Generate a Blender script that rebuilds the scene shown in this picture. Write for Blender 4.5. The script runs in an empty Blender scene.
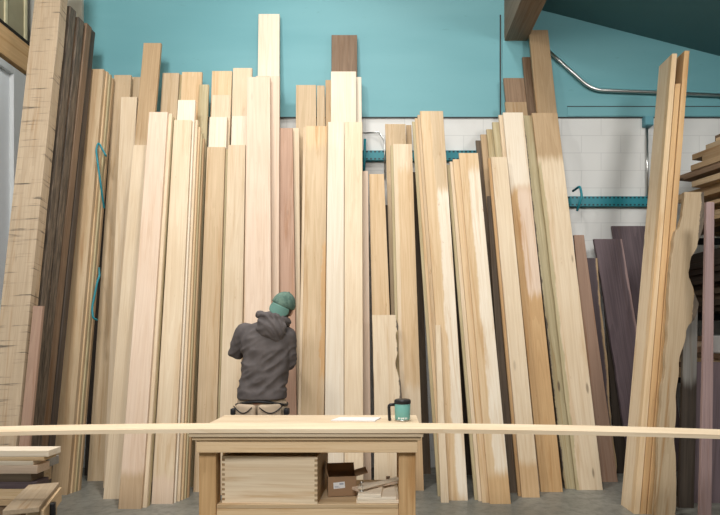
import bpy, bmesh, math, random
from mathutils import Vector, Matrix, noise as mnoise
R = math.radians
random.seed(7)
C = bpy.context.scene.collection
F, H, VX, VY = 550.0, 1.35, 385.0, 335.0      # focal length (px), camera height, principal point of the photograph
DW = 5.6                                       # depth of the back wall

# ------------------------------------------------------------------ helpers
def unp(px, py, d):
    return Vector(((px - VX) / F * d, d, H + (VY - py) / F * d))
def dep(y):                                    # depth of a floor point seen at image row y
    return F * H / (y - VY)
def tag(o, label=None, cat=None, group=None, kind=None):
    if label: o['label'] = label
    if cat: o['category'] = cat
    if group: o['group'] = group
    if kind: o['kind'] = kind
    return o
def link(name, me, mat=None, parent=None):
    o = bpy.data.objects.new(name, me); C.objects.link(o)
    if mat is not None and not me.materials: me.materials.append(mat)
    if parent is not None: o.parent = parent
    return o
def obj(name, bm, mat, parent=None, smooth=False):
    me = bpy.data.meshes.new(name)
    bmesh.ops.recalc_face_normals(bm, faces=bm.faces)
    bm.to_mesh(me); bm.free()
    if smooth:
        for p in me.polygons: p.use_smooth = True
    return link(name, me, mat, parent)
def empty(name, loc=(0, 0, 0), rz=0.0):
    o = bpy.data.objects.new(name, None); C.objects.link(o)
    o.location = loc; o.rotation_euler = (0, 0, rz); o.empty_display_size = 0.1
    return o
def abox(bm, x0, x1, y0, y1, z0, z1, bev=0.0, mtx=None):
    vs = [bm.verts.new((x, y, z)) for z in (z0, z1) for x, y in ((x0, y0), (x1, y0), (x1, y1), (x0, y1))]
    fs = [bm.faces.new([vs[i] for i in q]) for q in ((3, 2, 1, 0), (4, 5, 6, 7), (0, 1, 5, 4), (1, 2, 6, 5), (2, 3, 7, 6), (3, 0, 4, 7))]
    if mtx is not None:
        for v in vs: v.co = mtx @ v.co
    if bev > 0:
        es = list({e for f in fs for e in f.edges})
        bmesh.ops.bevel(bm, geom=es, offset=bev, segments=2, affect='EDGES', profile=0.5)
    return bm
def box(x0, x1, y0, y1, z0, z1, bev=0.0, mtx=None):
    return abox(bmesh.new(), x0, x1, y0, y1, z0, z1, bev, mtx)
def atube(bm, pts, r, seg=10, caps=True):
    pts = [Vector(p) for p in pts]; rings = []
    rs = r if isinstance(r, (list, tuple)) else [r] * len(pts)
    prev = None
    for i, p in enumerate(pts):
        if i == 0: t = pts[1] - p
        elif i == len(pts) - 1: t = p - pts[i - 1]
        else: t = (pts[i + 1] - p).normalized() + (p - pts[i - 1]).normalized()
        t.normalize()
        a = prev if prev is not None else (Vector((0, 0, 1)) if abs(t.z) < .9 else Vector((1, 0, 0)))
        n = (a - t * a.dot(t)).normalized(); prev = n
        b = t.cross(n)
        rings.append([bm.verts.new(p + (n * math.cos(2 * math.pi * k / seg) + b * math.sin(2 * math.pi * k / seg)) * rs[i]) for k in range(seg)])
    for a, b in zip(rings, rings[1:]):
        for k in range(seg):
            bm.faces.new((a[k], a[(k + 1) % seg], b[(k + 1) % seg], b[k]))
    if caps:
        bm.faces.new(rings[0][::-1]); bm.faces.new(rings[-1])
    return bm
def arcs(pts, rad=0.03, n=5):                   # round the corners of a polyline
    pts = [Vector(p) for p in pts]; out = [pts[0]]
    for a, b, c in zip(pts, pts[1:], pts[2:]):
        u = (a - b); v = (c - b); r = min(rad, u.length * .45, v.length * .45)
        p0 = b + u.normalized() * r; p1 = b + v.normalized() * r
        for k in range(n + 1):
            t = k / n
            out.append(p0 * (1 - t) ** 2 + b * 2 * t * (1 - t) + p1 * t * t)
    out.append(pts[-1]); return out
def lathe(bm, prof, seg=28, loc=(0, 0, 0)):
    rings = []
    for r, z in prof:
        rings.append([bm.verts.new((loc[0] + r * math.cos(2 * math.pi * k / seg), loc[1] + r * math.sin(2 * math.pi * k / seg), loc[2] + z)) for k in range(seg)])
    for a, b in zip(rings, rings[1:]):
        for k in range(seg): bm.faces.new((a[k], a[(k + 1) % seg], b[(k + 1) % seg], b[k]))
    bm.faces.new(rings[0][::-1]); bm.faces.new(rings[-1])
    return bm

# ------------------------------------------------------------------ materials
class NT:
    def __init__(s, name):
        s.m = bpy.data.materials.new(name); s.m.use_nodes = True
        s.t = s.m.node_tree; s.t.nodes.clear()
        s.out = s.t.nodes.new('ShaderNodeOutputMaterial'); s.b = s.t.nodes.new('ShaderNodeBsdfPrincipled')
        s.t.links.new(s.b.outputs[0], s.out.inputs[0])
        s.b.inputs['Specular IOR Level'].default_value = 0.3
    def n(s, typ, **kw):
        nd = s.t.nodes.new(typ)
        for k, v in kw.items(): setattr(nd, k, v)
        return nd
    def l(s, a, b): s.t.links.new(a, b)
    def put(s, v, inp):
        if hasattr(v, 'is_output'): s.l(v, inp)
        else: inp.default_value = v
    def math(s, op, a, b=0.0, clamp=False):
        nd = s.n('ShaderNodeMath', operation=op); nd.use_clamp = clamp
        s.put(a, nd.inputs[0]); s.put(b, nd.inputs[1]); return nd.outputs[0]
    def mapr(s, v, a, b, c=0.0, d=1.0, smooth=True):
        nd = s.n('ShaderNodeMapRange'); nd.interpolation_type = 'SMOOTHSTEP' if smooth else 'LINEAR'
        s.put(v, nd.inputs[0])
        for i, x in enumerate((a, b, c, d)): nd.inputs[i + 1].default_value = x
        return nd.outputs[0]
    def mix(s, f, a, b, mode='MIX'):
        nd = s.n('ShaderNodeMix', data_type='RGBA', blend_type=mode)
        s.put(f, nd.inputs[0])
        for v, i in ((a, 6), (b, 7)):
            if hasattr(v, 'is_output'): s.l(v, nd.inputs[i])
            else: nd.inputs[i].default_value = (*v[:3], 1)
        return nd.outputs[2]
    def coord(s, scale=(1, 1, 1), loc=(0, 0, 0), rot=(0, 0, 0)):
        tc = s.n('ShaderNodeTexCoord'); mp = s.n('ShaderNodeMapping')
        s.l(tc.outputs['Object'], mp.inputs[0])
        mp.inputs['Location'].default_value = loc; mp.inputs['Rotation'].default_value = rot; mp.inputs['Scale'].default_value = scale
        return mp.outputs[0]
    def noise(s, vec, scale=1.0, detail=3.0, rough=.55, dist=0.0):
        nd = s.n('ShaderNodeTexNoise'); s.l(vec, nd.inputs['Vector'])
        nd.inputs['Scale'].default_value = scale; nd.inputs['Detail'].default_value = detail
        nd.inputs['Roughness'].default_value = rough; nd.inputs['Distortion'].default_value = dist
        return nd.outputs['Fac']
    def bump(s, h, strength=.2, dist=.01):
        nd = s.n('ShaderNodeBump'); nd.inputs['Strength'].default_value = strength; nd.inputs['Distance'].default_value = dist
        s.l(h, nd.inputs['Height']); s.l(nd.outputs[0], s.b.inputs['Normal'])
    def done(s, col, rough=.6):
        s.put(col if hasattr(col, 'is_output') else (*col[:3], 1), s.b.inputs['Base Color'])
        s.put(rough, s.b.inputs['Roughness']); return s.m
def plain(name, col, rough=.6, metal=0.0, var=.12, sc=14):
    m = NT(name); f = m.noise(m.coord(), sc, 4)
    c = m.mix(f, [x * (1 - var) for x in col], [min(1, x * (1 + var)) for x in col])
    m.b.inputs['Metallic'].default_value = metal
    return m.done(c, rough)

PAL = {   # light grain, dark grain
    'cream':  ((.76, .635, .47), (.65, .51, .345)),
    'white':  ((.82, .735, .61), (.73, .62, .475)),
    'pink':   ((.76, .61, .48), (.66, .50, .375)),
    'tan':    ((.51, .365, .22), (.41, .28, .155)),
    'sand':   ((.615, .475, .315), (.50, .37, .225)),
    'green':  ((.56, .48, .30), (.40, .33, .19)),
    'amber':  ((.62, .41, .21), (.49, .30, .14)),
    'honey':  ((.70, .53, .34), (.59, .42, .24)),
    'brown':  ((.27, .18, .115), (.17, .11, .068)),
    'rose':   ((.44, .29, .21), (.35, .22, .155)),
    'umber':  ((.17, .125, .085), (.10, .073, .05)),
    'dark':   ((.105, .08, .06), (.055, .042, .033)),
    'walnut': ((.115, .085, .092), (.07, .052, .058)),
    'mauve':  ((.30, .21, .20), (.21, .145, .14)),
    'grey':   ((.36, .34, .31), (.26, .245, .22)),
    'sawn':   ((.46, .36, .25), (.36, .275, .185)),
}
_mc = [0]
def wood(pal, patch=None, saw=0.0, knots=0.0, stain=None, bark=None, axis='Z', tone=1.0, rough=.62, mottle=None):
    """grain runs along the local axis; patch=(palette, threshold m, wobble m, side, zmin, zmax);
    stain=(palette, height m); bark=(side, threshold m)"""
    _mc[0] += 1
    if mottle is None: mottle = {'white': .25, 'cream': .45, 'pink': .35, 'walnut': .3}.get(pal, .7)
    m = NT('wood_%s_%03d' % (pal, _mc[0]))
    rx, ry, rz = [random.uniform(-40, 40) for _ in range(3)]
    rot = {'Z': (0, 0, 0), 'X': (0, R(90), 0), 'Y': (R(90), 0, 0)}[axis]
    base = m.coord(rot=rot)
    def sc(a, b, c):
        mp = m.n('ShaderNodeMapping'); m.l(base, mp.inputs[0]); mp.inputs['Scale'].default_value = (a, b, c)
        mp.inputs['Location'].default_value = (rx, ry, rz); return mp.outputs[0]
    fine = m.noise(sc(75, 75, 1.6), 1, 4, .65)
    broad = m.noise(sc(13, 13, .45), 1, 2, .5, .6)
    cloud = m.noise(sc(3, 3, 1.6), 1, 2)
    lines = m.math('FRACT', m.math('MULTIPLY', broad, 9.0))
    lines = m.mapr(lines, .0, .9, 0, 1)
    f = m.math('ADD', m.math('MULTIPLY', m.mapr(fine, .32, .68), .42), m.math('MULTIPLY', lines, .38))
    f = m.math('ADD', f, m.math('MULTIPLY', m.mapr(cloud, .3, .7), .30), True)
    def pcol(p):
        a, b = PAL[p]
        return m.mix(f, [x * tone for x in a], [x * tone for x in b])
    col = pcol(pal)
    sep = m.n('ShaderNodeSeparateXYZ'); m.l(base, sep.inputs[0])
    X, Z = sep.outputs[0], sep.outputs[2]
    for pt in ([] if patch is None else (patch if isinstance(patch, list) else [patch])):
        p, thr, wob, side, z0, z1 = pt
        w = m.noise(sc(.0, .0, 4.2), 1, 4, .6)
        xx = m.math('ADD', m.math('MULTIPLY', X, float(side)), m.math('MULTIPLY', m.math('SUBTRACT', w, .5), wob * 3))
        k = m.mapr(xx, thr - .009, thr + .009)
        wz = m.math('ADD', Z, m.math('MULTIPLY', m.math('SUBTRACT', m.noise(sc(26, 0, 1), 1, 3), .5), .22))
        k = m.math('MULTIPLY', k, m.mapr(wz, z0 - .06, z0 + .06))
        k = m.math('MULTIPLY', k, m.mapr(wz, z1 - .06, z1 + .06, 1, 0))
        col = m.mix(k, col, pcol(p))
    mott = m.mapr(m.noise(sc(16, 16, .8), 1, 5, .68, .8), .50, .70)
    col = m.mix(m.math('MULTIPLY', mott, mottle), col, (.74, .58, .40), 'MULTIPLY')
    speck = m.mapr(m.noise(sc(30, 30, 7), 1, 4, .75), .66, .74)
    col = m.mix(m.math('MULTIPLY', speck, mottle), col, (.62, .48, .35), 'MULTIPLY')
    if stain:  # second palette colour below the given height, fading out upward
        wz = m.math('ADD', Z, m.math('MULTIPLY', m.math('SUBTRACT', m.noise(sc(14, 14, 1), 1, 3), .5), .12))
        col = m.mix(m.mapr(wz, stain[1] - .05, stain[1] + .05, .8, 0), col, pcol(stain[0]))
    if saw > 0:
        s1 = m.noise(sc(1.6, 1.6, 34), 1, 4, .7); s2 = m.noise(sc(5, 5, 9), 1, 3, .6)
        k = m.math('MULTIPLY', m.mapr(s1, .54, .64), m.mapr(s2, .38, .62))
        col = m.mix(m.math('MULTIPLY', k, saw), col, (.055, .045, .035))
    if knots > 0:
        v = m.n('ShaderNodeTexVoronoi'); m.l(sc(7, 7, 1.7), v.inputs['Vector']); v.inputs['Scale'].default_value = 1
        k = m.mapr(v.outputs['Distance'], .05, .11, 1, 0)
        col = m.mix(m.math('MULTIPLY', k, knots), col, (.10, .065, .04))
    if bark:
        w = m.noise(sc(6, 6, 8), 1, 5, .7)
        xx = m.math('ADD', m.math('MULTIPLY', X, float(bark[0])), m.math('MULTIPLY', m.math('SUBTRACT', w, .5), .05))
        bk = m.mix(m.mapr(m.noise(sc(60, 60, 5), 1, 5, .7), .35, .75), (.07, .055, .042), (.23, .175, .125))
        col = m.mix(m.mapr(xx, bark[1] - .004, bark[1] + .006), col, bk)
    m.bump(fine, .12, .004)
    return m.done(col, rough)

# ------------------------------------------------------------------ leaning boards
BOARDS = []      # for the overlap report
def slope(db, dref=None):
    if dref is None: dref = 4.95 + .5 * (db - 4.2)
    return (dref - db) / 3.3
def on_plane(px, py, db, k):
    d = (db + k * H) / (1 - k * (VY - py) / F)
    return unp(px, py, d)
def make_board(name, BL, BR, TL, TR, t, mat, label, cat, group, live=0.0, live_side=0, slant=0.0, seed=None, nseg=14, tdir=Vector((0, 1, 0)), prof=None):
    """front-face corners on the floor and at the top; thickness runs back from the face"""
    rnd = random.Random(seed if seed is not None else hash(label) % 100000 if False else len(BOARDS) * 17 + 3)
    u = ((TL + TR) / 2 - (BL + BR) / 2).normalized()
    w = (BR - BL).normalized(); w = (w - u * w.dot(u)).normalized()
    n = u.cross(w).normalized()
    org = (BL + BR) / 2
    M = Matrix((w, n, u)).transposed().to_4x4(); M.translation = org
    Mi = M.inverted()
    bm = bmesh.new(); rings = []
    ph = [rnd.uniform(0, 100) for _ in range(2)]
    ns = nseg if live == 0 else 40
    if prof: ns = 60
    bow = rnd.uniform(-.004, .004)
    for i in range(ns + 1):
        s = i / ns
        L = BL.lerp(TL, s); Rr = BR.lerp(TR, s)
        if prof:
            zt = L.z
            for (a0, b0), (a1, b1) in zip(prof, prof[1:]):
                if a1.z >= zt - 1e-6 or (a1, b1) == prof[-1]:
                    q = (zt - a0.z) / max(1e-6, a1.z - a0.z); q = min(1, max(0, q)); q2 = q * q * (3 - 2 * q)
                    xl_, xr_ = a0.x + (a1.x - a0.x) * q2, b0.x + (b1.x - b0.x) * q2
                    L.x, Rr.x = xl_, xr_; break
        Ld = L.copy(); Rd = Rr.copy()
        ww = (Rr - L).length
        b = math.sin(math.pi * s) * bow
        Ld.x += b; Rd.x += b
        if live:
            if live_side <= 0: Ld = Ld + (Rd - Ld) * (live / ww) * (mnoise.noise(Vector((s * 7, ph[0], 0))) + .6 * mnoise.noise(Vector((s * 19, ph[0], 5))) + .3)
            if live_side >= 0: Rd = Rd + (Ld - Rd) * (live / ww) * (mnoise.noise(Vector((s * 7, ph[1], 0))) + .6 * mnoise.noise(Vector((s * 19, ph[1], 5))) + .3)
        c = .0025
        e = (Rd - Ld).normalized() * c; tv = tdir.normalized(); T = tv * t; ct = tv * c
        rings.append([bm.verts.new(Mi @ p) for p in (Ld + e, Rd - e, Rd + ct, Rd + T - ct, Rd + T - e, Ld + T + e, Ld + T - ct, Ld + ct)])
    if slant:                                   # the top cut runs at an angle
        for j, v in enumerate(rings[-1]):
            if j in (0, 5, 6, 7): v.co.z -= slant
    for a, b in zip(rings, rings[1:]):
        for k in range(8): bm.faces.new((a[k], a[(k + 1) % 8], b[(k + 1) % 8], b[k]))
    bm.faces.new(rings[0][::-1]); bm.faces.new(rings[-1])
    o = obj(name, bm, mat)
    o.matrix_world = M
    tag(o, label, cat, group)
    BOARDS.append((label, BL.copy(), BR.copy(), TL.copy(), TR.copy(), t))
    return o
GRP = 'boards leaning against the back wall'
def board(label, yb, bl, br, yt, tl, tr, t=.03, mat='cream', stack=(), dref=None, name='board', cat='board', edges=None, live=0, live_side=0, group=GRP, slant=0, **mk):
    db = dep(yb); k = slope(db, dref)
    BL, BR = unp(bl, yb, db), unp(br, yb, db); BL.z = BR.z = 0
    TL, TR = on_plane(tl, yt, db, k), on_plane(tr, yt, db, k)
    prof = None
    if edges:
        prof = [(BL, BR)]
        for (py, xl, xr) in sorted(edges, reverse=True): prof.append((on_plane(xl, py, db, k), on_plane(xr, py, db, k)))
    make_board(name, BL, BR, TL, TR, t, wood(mat, **mk), label, cat, group, live, live_side, slant, prof=prof)
    off = t
    u = ((TL + TR) / 2 - (BL + BR) / 2).normalized()
    for (st, dx, dw, dl, sm, slabel) in stack:  # boards packed face to face behind this one
        o = Vector((dx, off + .004, 0)); e = Vector((dw, 0, 0))
        m = wood(sm[0], **sm[1]) if isinstance(sm, tuple) else wood(sm)
        make_board(name, BL + o - e / 2, BR + o + e / 2, TL + o + u * dl - e / 2, TR + o + u * dl + e / 2, st, m, slabel, cat, group)
        off += st + .004

# --- far left: thick dark beams
board('thick sawn beam with black saw marks leaning at the far left, nearest the white door', 530, -24, 8, -60, 41, 67, .10, 'sawn', saw=.95, knots=.5, dref=4.508, name='timber', cat='timber', live=.006, live_side=1)
board('short reddish brown plank standing against the side of the far left sawn beam', 530, 9.5, 20, 306, 33, 42.5, .03, 'rose', tone=.8, dref=4.508, name='plank', cat='plank')
board('dark weathered beam directly behind the far left sawn beam, tallest of the dark ones', 522.0, -10, 19.5, 6, 44, 70.5, .09, 'umber', bark=(1, .06), dref=4.671, name='timber', cat='timber', tone=1.15)
board('dark weathered beam, second of the four behind the far left sawn beam', 516.0, -2, 27, 17, 53, 79, .09, 'brown', dref=4.802, name='timber', cat='timber', tone=1.0, bark=(1, .10))
board('dark brown beam with shadowed edge, third of the four behind the far left sawn beam', 510.8, 6, 35, 23, 61, 87, .085, 'brown', dref=4.924, name='timber', cat='timber')
board('narrow dark beam farthest back behind the far left sawn beam', 506.2, 20, 44, 29, 68, 91.5, .07, 'dark', dref=5.037, name='timber', cat='timber', tone=1.2)
# --- left group
board('tan board with dark layered edges beside the dark beams, teal hook on its edge', 495, 49, 67, 69, 88, 103.5, .045, 'tan', patch=('sand', .03, .01, 1, .5, 6),
      stack=[(.035, .012, 0, 0, 'honey', 'second board behind the tan one holding the teal hook, edge only'),
             (.035, .022, 0, -.01, 'green', 'third board behind the tan one holding the teal hook, edge only'),
             (.035, .03, 0, -.03, 'tan', 'rearmost board behind the tan one holding the teal hook, edge only')])
board('greyish pale board standing right of the teal hooks, foot set farthest back', 481, 87, 106, 75, 114, 131, .03, 'sand')
board('pale sliver of board seen behind the greyish pale board, left of the tall tan one', 476, 106, 119, 77, 130, 143, .025, 'sand')
board('pale narrow board in front of the greyish one, top just below its neighbours', 488, 103, 117, 97, 121, 137, .03, 'cream')
board('tall tan-topped board rising above its left neighbours', 493, 104, 123, 43, 143.5, 161, .032, 'sand', patch=('tan', -.2, .01, 1, 3.2, 6))
board('shorter pale board in front of the tall tan-topped board, left of the brightest pink one', 499, 103, 120, 145, 133, 147, .03, 'cream')
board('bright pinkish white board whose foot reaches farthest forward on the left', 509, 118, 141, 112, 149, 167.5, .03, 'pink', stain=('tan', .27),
      stack=[(.03, .028, 0, 0, 'cream', 'pale board directly behind the bright pinkish foremost board on the left'),
             (.03, .035, -.01, -.02, 'green', 'yellowish board second behind the bright pinkish foremost board on the left')])
board('light tan board top behind the gap right of the tall tan-topped board', 482, 139, 157, 73, 162.5, 179, .03, 'sand',
      stack=[(.025, .02, 0, 0, 'green', 'greenish board edge behind the light tan top in the left group')])
board('amber-topped board behind the bundle with many yellow edges', 484, 160, 181, 72, 182, 202, .03, 'honey', tone=1.05)
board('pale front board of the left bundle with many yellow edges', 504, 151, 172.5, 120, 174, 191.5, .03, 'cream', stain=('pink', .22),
      stack=[(.03, .012, 0, .22, 'white', 'whitish board just behind the front of the yellow edged bundle, taller than it'),
             (.03, .032, 0, .03, 'cream', 'third board of the yellow edged left bundle, whitish top step'),
             (.03, .045, 0, -.03, 'honey', 'fourth board of the yellow edged left bundle, honey coloured edge'),
             (.03, .055, 0, -.08, 'green', 'fifth board of the yellow edged left bundle, greenish edge'),
             (.03, .066, 0, -.12, 'tan', 'rearmost board of the yellow edged left bundle, brownish edge')])
board('narrow yellowish board between the yellow edged bundle and the stepped pale boards', 487, 182, 193, 84.5, 199, 208.5, .03, 'green')
board('amber-topped rear board, tallest of the four stepped boards left of the man', 481, 196, 218, 71, 212, 232, .03, 'honey', tone=1.08)
board('pale board second from the back of the four stepped boards left of the man', 485, 195.5, 217, 95, 212, 231, .03, 'cream')
board('whitish board third from the back of the four stepped boards left of the man', 488.5, 194, 216, 117, 209.5, 227, .03, 'white')
board('beige front board, lowest of the four stepped boards left of the man', 492, 193, 214, 147, 207, 225, .03, 'sand', tone=1.05,
      stack=[(.02, .02, 0, -.01, 'green', 'thin greenish board edge behind the lowest of the four stepped boards')])
board('pale tall board just left of the tallest white board', 483, 222, 242, 68, 233, 252, .03, 'cream')
board('whitish middle board under the pale tall one, left of the pink boards', 488, 220, 240, 116, 232, 247, .03, 'white')
board('light beige front board behind the left arm of the man', 495, 217, 239, 145, 228, 245.5, .03, 'cream', tone=.96,
      stack=[(.025, .016, 0, 0, 'honey', 'honey coloured edge directly behind the light beige board at the left arm of the man'),
             (.025, .03, 0, -.03, 'cream', 'second edge behind the light beige board at the left arm of the man')])
board('tallest board of all, white with a faint pointed grain', 480, 253, 278, 14, 258.5, 279.5, .035, 'white')
board('wide pinkish board the man in the cap is holding', 502, 242, 272, 77, 247, 270, .03, 'pink', knots=.15)
board('pinkish board edge right behind the wide pink board the man holds', 496, 250, 279, 76, 256, 279.5, .03, 'pink', tone=.97)
# --- middle group
board('pinkish board beside the head of the man, browned for its shade', 493, 275, 297.5, 128, 280, 292.5, .03, 'rose', tone=1.2, knots=.4)  # wood itself is paler, its cast shade is put into the colour
board('narrow pale strip board between the shade-browned pinkish board and the dark gap', 489.5, 289, 301, 128, 292, 299, .025, 'cream')
board('cream board with amber top end and amber stain on its right edge', 496, 299, 323, 126, 306, 327, .03, 'sand', patch=[('honey', -.3, .01, 1, 3.15, 6), ('amber', .062, .035, 1, 1.0, 2.2)], tone=1.08,
      stack=[(.025, -.03, 0, 0, 'cream', 'narrow edge at the left behind the cream board with the amber top end')])
board('beige square-topped board left of the dark capped board', 482, 293, 316, 85, 296, 316, .03, 'sand')
board('narrow beige board right beside the square-topped one', 482.6, 316.6, 328, 85.5, 316.9, 324.5, .03, 'sand', tone=.95)
board('tan sliver of board just left of the white board below the dark one', 480.3, 325, 337, 80, 325.5, 335, .025, 'tan', tone=1.1)
board('dark brown wide board top sticking up alone in the middle', 478, 331, 359, 35, 331.5, 357, .045, 'brown', bark=None, tone=.95)
board('white split-topped board standing in front of the dark brown one', 485, 328, 357, 71.5, 331, 356, .03, 'white')
board('thin white board edge right of the white split-topped board', 481, 354, 364.5, 77, 354, 361.3, .03, 'white')
board('straight white board, left one of the matching upright pair in the middle', 500, 324, 343.7, 122, 328, 344.1, .04, 'white', tone=.97)
board('straight white board, right one of the matching upright pair in the middle', 499.6, 344.4, 363.5, 122, 344.8, 362.3, .04, 'cream', tone=1.06)
board('narrow pinkish strip against the right side of the upright white pair', 493, 363, 371.5, 171, 362.8, 368, .025, 'pink', tone=.95)
board('honey board with a dark looping knot above the short bark edged board', 490, 376, 397.5, 174, 369, 384, .032, 'honey', knots=.9)
board('short pale board with a rough bark right edge behind the table', 498, 374, 408, 315, 372, 396, .03, 'cream', live=.006, live_side=1, bark=(1, .105), knots=.4,
      edges=[(315, 372, 396), (328, 372.4, 399), (334, 372.6, 396), (350, 373, 398), (364, 373, 395.5), (386, 374, 401), (420, 374, 405)])
board('beige board top left of the large amber board, behind others', 483, 396, 418, 124, 385, 405.5, .03, 'sand')
board('dark tan sliver right of the beige top in the middle right', 480, 413, 421, 125, 406, 411.5, .025, 'tan')
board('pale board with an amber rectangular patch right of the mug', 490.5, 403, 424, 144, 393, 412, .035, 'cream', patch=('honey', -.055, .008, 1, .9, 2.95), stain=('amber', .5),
      stack=[(.035, -.025, 0, 0, 'green', 'greenish board edge behind the pale board with the amber patch')])
# --- right group
board('large amber board with a wavy pale strip down its right half', 500.5, 448, 468, 111, 420, 443, .04, 'honey', patch=[('white', .0, .02, 1, .0, 2.72), ('sand', -.01, .02, 1, 2.72, 6)],
      stack=[(.03, -.022, 0, -.02, 'sand', 'second board behind the large amber board, pale left edge'),
             (.03, -.046, 0, -.04, 'honey', 'third board behind the large amber board, honey left edge'),
             (.03, -.072, 0, -.06, 'green', 'rearmost board behind the large amber board, greenish left edge')])
board('short narrow strip leaning on the lower left of the large amber board', 502.6, 441, 449, 325, 435.5, 440.5, .025, 'cream')
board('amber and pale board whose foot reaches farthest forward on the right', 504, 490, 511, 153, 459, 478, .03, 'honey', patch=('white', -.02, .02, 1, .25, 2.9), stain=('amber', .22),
      stack=[(.035, -.055, 0, -.05, 'honey', 'second board behind the forward amber and pale one, honey coloured edge'),
             (.03, -.08, 0, -.06, ('cream', {}), 'third board behind the forward amber and pale one, cream edge'),
             (.03, -.105, 0, -.08, 'green', 'rearmost board behind the forward amber and pale one, greenish edge')])
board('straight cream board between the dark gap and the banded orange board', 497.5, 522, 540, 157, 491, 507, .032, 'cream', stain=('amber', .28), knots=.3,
      stack=[(.03, -.022, 0, 0, 'amber', 'amber board edge left behind the straight cream board')])
board('pale topped board with orange sawn bands below, front of the six stepped ends', 492, 541, 563, 112.5, 503, 523, .03, 'amber', patch=[('white', -.3, .02, 1, 2.75, 6), ('pink', -.035, .02, 1, 1.75, 2.75)], saw=.0,
      stack=[(.03, -.035, 0, -.01, 'cream', 'second of the six stepped board ends right of the middle'),
             (.03, -.095, 0, -.07, 'green', 'third of the six stepped board ends right of the middle'),
             (.03, -.150, 0, -.13, 'green', 'fourth of the six stepped board ends right of the middle'),
             (.03, -.205, 0, -.17, 'tan', 'fifth of the six stepped board ends right of the middle'),
             (.03, -.250, 0, -.22, 'umber', 'lowest and leftmost of the six stepped board ends')])
board('brown board top in front of the teal pilaster', 478.4, 545, 568, 78, 503.5, 524, .03, 'brown', tone=1.15)
board('tan brown board one step below the brown top at the teal pilaster', 482, 546, 569, 102, 505, 526.5, .03, 'tan', tone=.85)
board('narrow dark brown board beside the tall brown board under the ceiling beam', 475.5, 562, 576, 57, 522.5, 531, .03, 'brown')
board('tall brown board reaching up beside the ceiling beam', 483.5, 571, 597, 30, 529, 548, .035, 'tan', tone=.85)
board('wide pale board with knotty brown top and mossy left edge, rightmost of the pale row', 490, 576, 603, 113, 532, 557.5, .032, 'cream', patch=[('tan', -.3, .02, 1, 3.05, 6), ('green', .085, .02, -1, -1, 3.0)], knots=.6, live=.006, live_side=-1,
      stack=[(.04, -.085, 0, -.01, ('green', {'bark': (-1, .112), 'knots': .8, 'tone': .9}), 'grey rough edged board behind the left of the wide knotty pale board')])
board('brown short board right of the wide knotty pale board', 482.0, 597, 618, 235, 574, 584, .03, 'rose', tone=.9)
board('dark walnut slab with a curved pale edge beside the brown short board', 478, 603, 618, 258, 583, 597.5, .035, 'walnut', patch=('tan', .045, .02, 1, -1, 9), live=.02, live_side=1, name='walnut_slab', cat='slab')
board('wide dark walnut slab, left one of the two in the corner', 477, 632, 662, 239, 594, 622, .04, 'walnut', tone=1.55, patch=('mauve', .118, .012, 1, -1, 9), live=.008, live_side=-1, name='walnut_slab', cat='slab')
board('taller dark walnut slab behind the first one in the corner', 471.5, 648, 688, 226, 612, 650, .035, 'walnut', tone=1.5, name='walnut_slab', cat='slab')

# --- added dark boards that put shade into the gaps
board('added dark board filling in the shade of the gap right of the lower teal hook', 475.5, 84, 100, 100, 103.5, 118, .02, 'dark')
board('added dark board filling in the shade of the gap between the knotty honey and amber patch boards', 474.5, 388, 407, 205, 382, 396, .02, 'dark')
board('added dark brown board filling in the shade of the gap left of the large amber board', 474, 423, 431, 172, 411, 418, .02, 'umber')
board('added dark board filling in the shade of the gap right of the large amber board', 475, 455, 478, 190, 438, 454, .02, 'dark')
board('added dark brown board filling in the shade of the wide gap left of the straight cream board', 492.8, 507, 521, 196, 487, 498.5, .02, 'umber')
board('added blackish slab filling in the shade of the corner gap left of the wide walnut slabs', 473.5, 617, 633, 300, 604, 622, .02, 'dark', tone=.7, name='walnut_slab', cat='slab')  # added dark filler for shade, not a further walnut slab

# --- right foreground
def edge_board(label, x, y0, y1, t, ux, uy, z, mat, slant=0.0, **mk):
    BL = Vector((x, y1, 0)); BR = Vector((x, y0, 0)); up = Vector((ux, uy, z))
    o = make_board('board', BL, BR, BL + up, BR + up, t, wood(mat, **mk), label, 'board', GRP, tdir=Vector((1, 0, 0)))
    BOARDS.pop()
    return o
edge_board('pale plank seen edge-on right of the walnut slabs, nearest of its three', 1.878, 4.15, 4.38, .045, .602, .60, 3.78, 'honey', patch=('cream', -.06, .02, -1, 0, 5), knots=.5, tone=1.08)
edge_board('orange edged plank in the middle of the three edge-on planks, shortest', 1.927, 4.15, 4.37, .045, .558, .555, 3.50, 'amber', tone=1.1)
edge_board('orange edged plank, right one of the three edge-on planks, topmost', 1.976, 4.14, 4.36, .045, .605, .60, 3.80, 'amber', tone=1.05, knots=.4)
board('pale live edge slab with dark knots leaning at the right', 521, 655, 677, 192, 684, 704, .045, 'sand', dref=4.66, live=.012, live_side=0, knots=1.0, tone=.76, bark=(1, .062), mottle=1.0,
      edges=[(192, 684, 704), (215, 682, 705), (226, 679, 704), (230, 675, 703), (245, 673, 698), (262, 671, 691), (275, 670, 689), (290, 669, 694), (305, 668, 699), (315, 668, 697), (330, 667, 686), (366, 664, 679), (400, 661, 677), (446, 658, 676)], name='live_edge_slab', cat='slab')
board('grey board behind the lower half of the live edge slab', 508, 679, 694, 303, 684, 698, .03, 'grey', dref=4.8, tone=.8, patch=('dark', -1, .02, 1, -1, 1.0))
board('mauve upright strip of wood near the right border of the photo', 527, 699.5, 711.5, 202, 706.5, 714.5, .03, 'mauve', dref=4.3, tone=1.15)
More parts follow.
